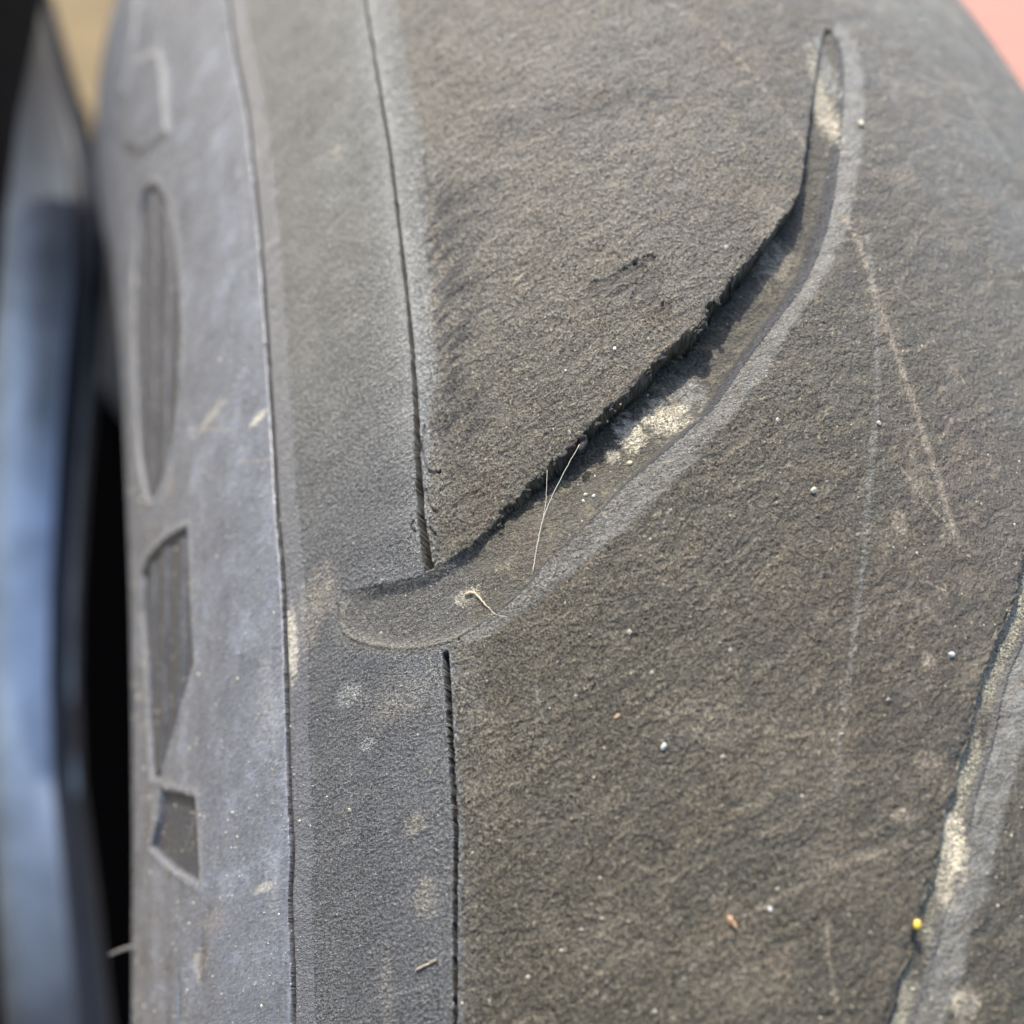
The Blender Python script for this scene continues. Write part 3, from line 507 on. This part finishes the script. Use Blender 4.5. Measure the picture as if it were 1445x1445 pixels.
def strand(name, pts, r, mat, parent=None, jitter=0.0, seed=0, sides=6, taper=1.0):
    r_ = random.Random(seed); P_ = [Vector(p) for p in pts]; Q = [2*P_[0]-P_[1]]+P_+[2*P_[-1]-P_[-2]]; C_ = []
    for i in range(1, len(Q)-2):
        for k in range(8):
            u = k/8; a, b, c, d = Q[i-1:i+3]
            C_.append(.5*((2*b)+(c-a)*u+(2*a-5*b+4*c-d)*u*u+(3*b-a-3*c+d)*u**3) + Vector((r_.gauss(0, 1), r_.gauss(0, 1), r_.gauss(0, 1)))*jitter*.001)
    C_.append(P_[-1]); bm = bmesh.new(); rings = []; o0 = C_[0].copy()
    for i, c in enumerate(C_):
        tg = (C_[min(i+1, len(C_)-1)]-C_[max(i-1, 0)]).normalized(); a = tg.orthogonal().normalized(); b = tg.cross(a)
        rr = r*.001*(1-(1-taper)*i/(len(C_)-1))
        rings.append([bm.verts.new(c-o0+(a*math.cos(2*math.pi*k/sides)+b*math.sin(2*math.pi*k/sides))*rr) for k in range(sides)])
    for A, B in zip(rings[:-1], rings[1:]):
        for k in range(sides): bm.faces.new([A[k], A[(k+1) % sides], B[(k+1) % sides], B[k]])
    bm.faces.new(rings[0][::-1]); bm.faces.new(rings[-1])
    me = bpy.data.meshes.new(name); bm.to_mesh(me); bm.free(); me.polygons.foreach_set('use_smooth', [True]*len(me.polygons))
    o = link(name, me, mat, parent); o.location = o0; return o
# moulding whisker on the sidewall edge
ws, wt = F['pt']['whisker']
b0 = at(97, wt, -.1); M_wh = simple('whisker_rubber', (.16, .15, .14), .6, 5000, .3)
nn = frame(97, wt)
strand('moulding_whisker', [b0, b0+nn @ Vector((-.0002, -.0003, .0011)), b0+nn @ Vector((-.0001, -.0009, .0022))], .2, M_wh, tyre, .01, 3, 8, .5)

# ---------------------------------------------------------------- grains and threads lying on the tyre
def gm(name, c, r=.55, bump=.04): return simple(name, c, r, 4000, .25, bump)
M_white = gm('white_grit', (.55, .54, .49)); M_cream = gm('cream_seed', (.55, .49, .36)); M_or = gm('orange_chip', (.50, .30, .16))
M_yel = gm('yellow_bud', (.75, .50, .05), .4); M_straw = gm('dry_straw', (.45, .37, .25)); M_sand = gm('pale_sand', (.48, .42, .32)); M_br = gm('brown_chip', (.36, .24, .13))
pt = F['pt']
def thing(o, label, cat, group=None): return tag(o, label, cat, group)
thing(lump('grit_grain', *pt['white'], .21, M_white, None, 1, (.8, 1.1, .6), 3, .6), 'bright white crumb of grit on the open tread right of the split', 'grit')
thing(lump('wood_chip', *pt['orange'], .32, M_or, None, 2, (.6, 1.3, .5), 3, .5, 0, .5), 'orange-brown wood chip lying on the lower right tread', 'chip')
thing(lump('flower_bud', pt['yellow'][0], pt['yellow'][1], .26, M_yel, None, 3, (1, 1.3, .8), 3, .15, .1), 'bright yellow bud at the torn edge of the cream groove', 'bud')
thing(lump('round_seed', *pt['cream'], .22, M_cream, None, 4, (1, 1, .9), 3, .1), 'pale round seed alone on the tread below the curved groove', 'seed')
for k, (nm, lb, sz) in enumerate([('g1', 'round tan grain on the groove floor, highest of the close trio', .16), ('g2', 'whitish grain on the groove floor, rightmost of the close trio', .14), ('g3', 'smallest tan grain on the groove floor, lowest of the close trio', .13), ('g4', 'larger cream grain lying higher up the groove floor, above the trio', .2)]):
    thing(lump('sand_grain', *pt[nm], sz, M_cream if k != 1 else M_white, None, 10+k, (1, 1, .8), 3, .2), lb, 'grain', 'grains on the groove floor')
thing(lump('wood_chip', *pt['chip'], .2, M_br, None, 6, (1.4, .5, .35), 3, .4, 0, .5), 'tiny light brown sliver on the tread above the white crumb', 'chip')
thing(lump('grit_grain', *pt['flake'], .16, M_white, None, 7, (.7, 1.2, .5), 3, .5), 'small pale flake just above the orange-brown chip', 'grit')
for k, (nm, lb) in enumerate([('bead1', 'pale grain above the torn lip near the two scars'), ('bead2', 'cream grain on the upper tread well left of the torn lip'), ('bead3', 'blurred cream grain beside the narrow top of the groove'), ('bead4', 'white grain near the top end of the cream dusty groove'), ('bead5', 'cream grain on the shoulder left of the lower split'), ('bead6', 'pale ring-like grain on the blurred right tread near the long scratch')]):
    thing(lump('dust_grain', *pt[nm], [.13, .11, .28, .22, .13, .17][k], [M_white, M_cream, M_cream, M_white, M_cream, M_cream][k], None, 20+k, (1, 1, .7), 2, .3), lb, 'grain')
st3 = [at(s_, t_, .09) for s_, t_ in F['straw']]
thing(strand('straw_bit', st3, .085, M_straw, None, .012, 5, 8, .7), 'short pale straw splinter left of the lower split', 'straw')
cu = [at(s_, t_, .06+.05*(k % 2)) for k, (s_, t_) in enumerate(F['curl'])]
thing(strand('dry_curl', cu, .13, M_straw, None, .02, 6, 8, .25), 'curled cream shred of dry plant lying in the groove toe', 'shred')
M_web = gm('web_thread', (.55, .5, .42), .4, 0)
def lift(pts, hs): return [at(s_, t_, 0, h_) for (s_, t_), h_ in zip(pts, hs)]
thing(strand('cobweb_thread', lift(F['fib'][0], [.05, -.1, -.15, -.1, .02]), .028, M_web, None, .012, 7, 5), 'long thin cobweb thread hanging across the groove from the torn lip', 'thread', 'cobweb threads over the groove')
thing(strand('cobweb_thread', lift(F['fib'][1], [.0, -.2, -.2]), .018, M_web, None, .01, 8, 5), 'short straight cobweb thread left of the long one', 'thread', 'cobweb threads over the groove')
thing(strand('cobweb_thread', lift(F['fib'][3], [.1, .1, .05]), .022, M_web, None, .01, 10, 5), 'tiny bright hair at the end of the cream shred', 'thread', 'cobweb threads over the groove')

# countless dust grains as one real mesh
def dust(n=30000):
    r = np.random.RandomState(5); base = np.array([(1, 0, 0), (-1, 0, 0), (0, 1, 0), (0, -1, 0), (0, 0, 1), (0, 0, -1)], float)
    tri = np.array([(0, 2, 4), (2, 1, 4), (1, 3, 4), (3, 0, 4), (2, 0, 5), (1, 2, 5), (3, 1, 5), (0, 3, 5)])
    s_ = r.uniform(-30, 98, n); t_ = r.uniform(3, 135, n)
    k_ = fbm(s_/7., t_/7., 3, 77) + r.uniform(-.6, .6, n) > .02; s_ = s_[k_]; t_ = t_[k_]; m = len(s_)
    h_ = H[np.clip(np.searchsorted(ta, t_), 0, len(ta)-1), np.clip(np.searchsorted(sa, s_), 0, len(sa)-1)]
    p0 = W(surf(s_, t_, h_+.01)); nn_ = W(surf(s_, t_, h_+1.01))-p0; nn_ /= np.linalg.norm(nn_, axis=1, keepdims=True)
    yy = W(surf(s_, t_+1, h_+.01))-p0; yy /= np.linalg.norm(yy, axis=1, keepdims=True); xx = np.cross(yy, nn_)
    sz = .001*np.minimum(np.where(r.rand(m) < .09, .095, .040)*np.exp(r.normal(0, .42, m)), .16)
    v = base[None]*(1+r.uniform(-.35, .35, (m, 6, 1)))*sz[:, None, None]*r.uniform(.6, 1.4, (m, 1, 3))
    v = v[..., :1]*xx[:, None]+v[..., 1:2]*yy[:, None]+v[..., 2:]*nn_[:, None]+p0[:, None]
    me = bpy.data.meshes.new('dust'); me.from_pydata(v.reshape(-1, 3).tolist(), [], (tri[None]+6*np.arange(m)[:, None, None]).reshape(-1, 3).tolist()); return me
tag(link('dust_grains', dust(), gm('dust', (.46, .41, .32))), 'fine pale dust grains scattered over the rubber', 'dust', None, 'stuff')

# ---------------------------------------------------------------- behind the tyre: fork leg, added dark panels, ground
def fork():
    bm = bmesh.new(); rings = []; nK = 28
    prs = [(Vector(W(a)), Vector(W(b))) for a, b in F['bar']]
    view = (Vector(W(F['bar'][8][0]))-cam.matrix_world.translation).normalized()
    for a, b in prs:
        c = (a+b)/2; hx = (b-a)/2; hz = -view*hx.length*.8; ring = []
        for k in range(nK):
            an = 2*math.pi*k/nK; ca, sa_ = math.cos(an), math.sin(an)
            ring.append(bm.verts.new(c + hx*(abs(ca)**.85*math.copysign(1, ca)) + hz*(abs(sa_)**.8*math.copysign(1, sa_))))
        rings.append(ring)
    for A, B in zip(rings[:-1], rings[1:]):
        for k in range(nK): bm.faces.new([A[k], A[(k+1) % nK], B[(k+1) % nK], B[k]])
    bm.faces.new(rings[0]); bm.faces.new(rings[-1]); bmesh.ops.recalc_face_normals(bm, faces=bm.faces)
    me = bpy.data.meshes.new('leg'); bm.to_mesh(me); bm.free(); me.polygons.foreach_set('use_smooth', [True]*len(me.polygons)); return me
M_fork = simple('dark_polished_metal', (.26, .31, .38), .5, 60, .35, 0, .9, .1)
fk = link('fork_leg', fork(), M_fork); ca_ = fk.data.attributes.new('shade_ramp', 'FLOAT', 'POINT')
_f = [float(np.interp(y, [-160, 60, 500, 1100, 1500], [.0, .08, 1, 1, .35])) for y in F['bary'] for _ in range(28)]  # dark reflections painted in: leg darkened towards its top and bottom
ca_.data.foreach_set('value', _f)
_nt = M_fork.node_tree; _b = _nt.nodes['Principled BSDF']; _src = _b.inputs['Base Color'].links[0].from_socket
_a = N(_nt, 'ShaderNodeAttribute', attribute_name='shade_ramp'); _v = N(_nt, 'ShaderNodeVectorMath', operation='SCALE'); _nt.links.new(_src, _v.inputs[0]); _nt.links.new(_a.outputs['Fac'], _v.inputs['Scale'])
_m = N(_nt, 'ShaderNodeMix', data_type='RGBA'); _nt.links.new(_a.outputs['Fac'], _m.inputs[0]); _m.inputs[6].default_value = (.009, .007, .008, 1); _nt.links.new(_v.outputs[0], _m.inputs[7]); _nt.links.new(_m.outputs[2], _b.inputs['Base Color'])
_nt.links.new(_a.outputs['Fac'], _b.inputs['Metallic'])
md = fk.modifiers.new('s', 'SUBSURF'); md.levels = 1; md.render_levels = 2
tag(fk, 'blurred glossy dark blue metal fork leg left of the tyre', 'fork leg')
def strip():  # added strip, paints the shaded right side of the leg dark
    bm = bmesh.new(); rings = []
    cl = cam.matrix_world.translation
    for a, b in F['bar'][2:]:
        a = Vector(W(a)); b = Vector(W(b)); v = ((a+b)/2-cl).normalized(); h = b-a
        p0 = a+h*.70-v*h.length*.46; p1 = b+h*.03-v*h.length*.10; p2 = b+h*.05+v*h.length*.2; p3 = a+h*.72+v*h.length*.2
        rings.append([bm.verts.new(p) for p in (p0, (p0+p1)/2-v*h.length*.05, p1, p2, p3)])
    for A, B in zip(rings[:-1], rings[1:]):
        for k in range(5): bm.faces.new([A[k], A[(k+1) % 5], B[(k+1) % 5], B[k]])
    bm.faces.new(rings[0]); bm.faces.new(rings[-1]); bmesh.ops.recalc_face_normals(bm, faces=bm.faces)
    me = bpy.data.meshes.new('leg_shade_strip'); bm.to_mesh(me); bm.free(); me.polygons.foreach_set('use_smooth', [True]*len(me.polygons)); return me
link('leg_shade_strip', strip(), simple('navy_leg_shade', (.010, .012, .022), .5, 40, .4), fk)
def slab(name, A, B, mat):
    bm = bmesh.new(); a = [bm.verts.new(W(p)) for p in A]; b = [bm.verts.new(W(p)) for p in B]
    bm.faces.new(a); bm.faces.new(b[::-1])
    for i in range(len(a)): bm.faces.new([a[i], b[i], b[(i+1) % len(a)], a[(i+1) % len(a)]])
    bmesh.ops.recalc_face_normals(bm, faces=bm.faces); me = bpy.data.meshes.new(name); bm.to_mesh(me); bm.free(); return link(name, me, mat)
tag(slab('gap_shade_panel', F['shade_panel'], F['shade_panel_b'], simple('gap_shade_black', (.0012, .0012, .0014), 1.0, 300, .3, 0, 0, 0)), 'black panel added as deep shade in the gap between tyre and fork leg', 'shade_panel')  # added panel, its black stands in for deep shade
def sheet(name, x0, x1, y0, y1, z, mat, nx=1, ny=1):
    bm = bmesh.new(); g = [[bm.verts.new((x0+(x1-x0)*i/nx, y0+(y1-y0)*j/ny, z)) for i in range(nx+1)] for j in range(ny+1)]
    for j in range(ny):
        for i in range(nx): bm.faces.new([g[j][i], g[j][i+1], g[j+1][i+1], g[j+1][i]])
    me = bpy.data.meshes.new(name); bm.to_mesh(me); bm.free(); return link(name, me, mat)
tag(slab('dark_corner_slab', F['corner_slab'], F['corner_slab_b'], simple('dark_corner_black', (.0015, .0015, .002), .9, 300, .3, 0, 0, .05)), 'out-of-focus black slab added to darken the top left corner in front of the fork leg', 'shade_slab')  # added slab, its black stands in for the leg's dark top
tag(sheet('ground', -150, 150, -150, 150, 0, simple('grey_ground', (.19, .19, .19), .85, 9, .15, 1)), 'grey ground under and around the wheel', None, None, 'structure')
tag(sheet('paving', .5, 9, 1.6, 14, .004, simple('pink_paving', (.40, .185, .14), .85, 9, .15, 1)), 'sunlit pink paving beyond the tyre', None, None, 'structure')
tag(sheet('sandy_path', -.9, .25, -1.0, 5.0, .004, simple('tan_sand', (.165, .118, .052), .9, 30, .3, 2)), 'tan sandy ground behind the tyre at the left', None, None, 'structure')
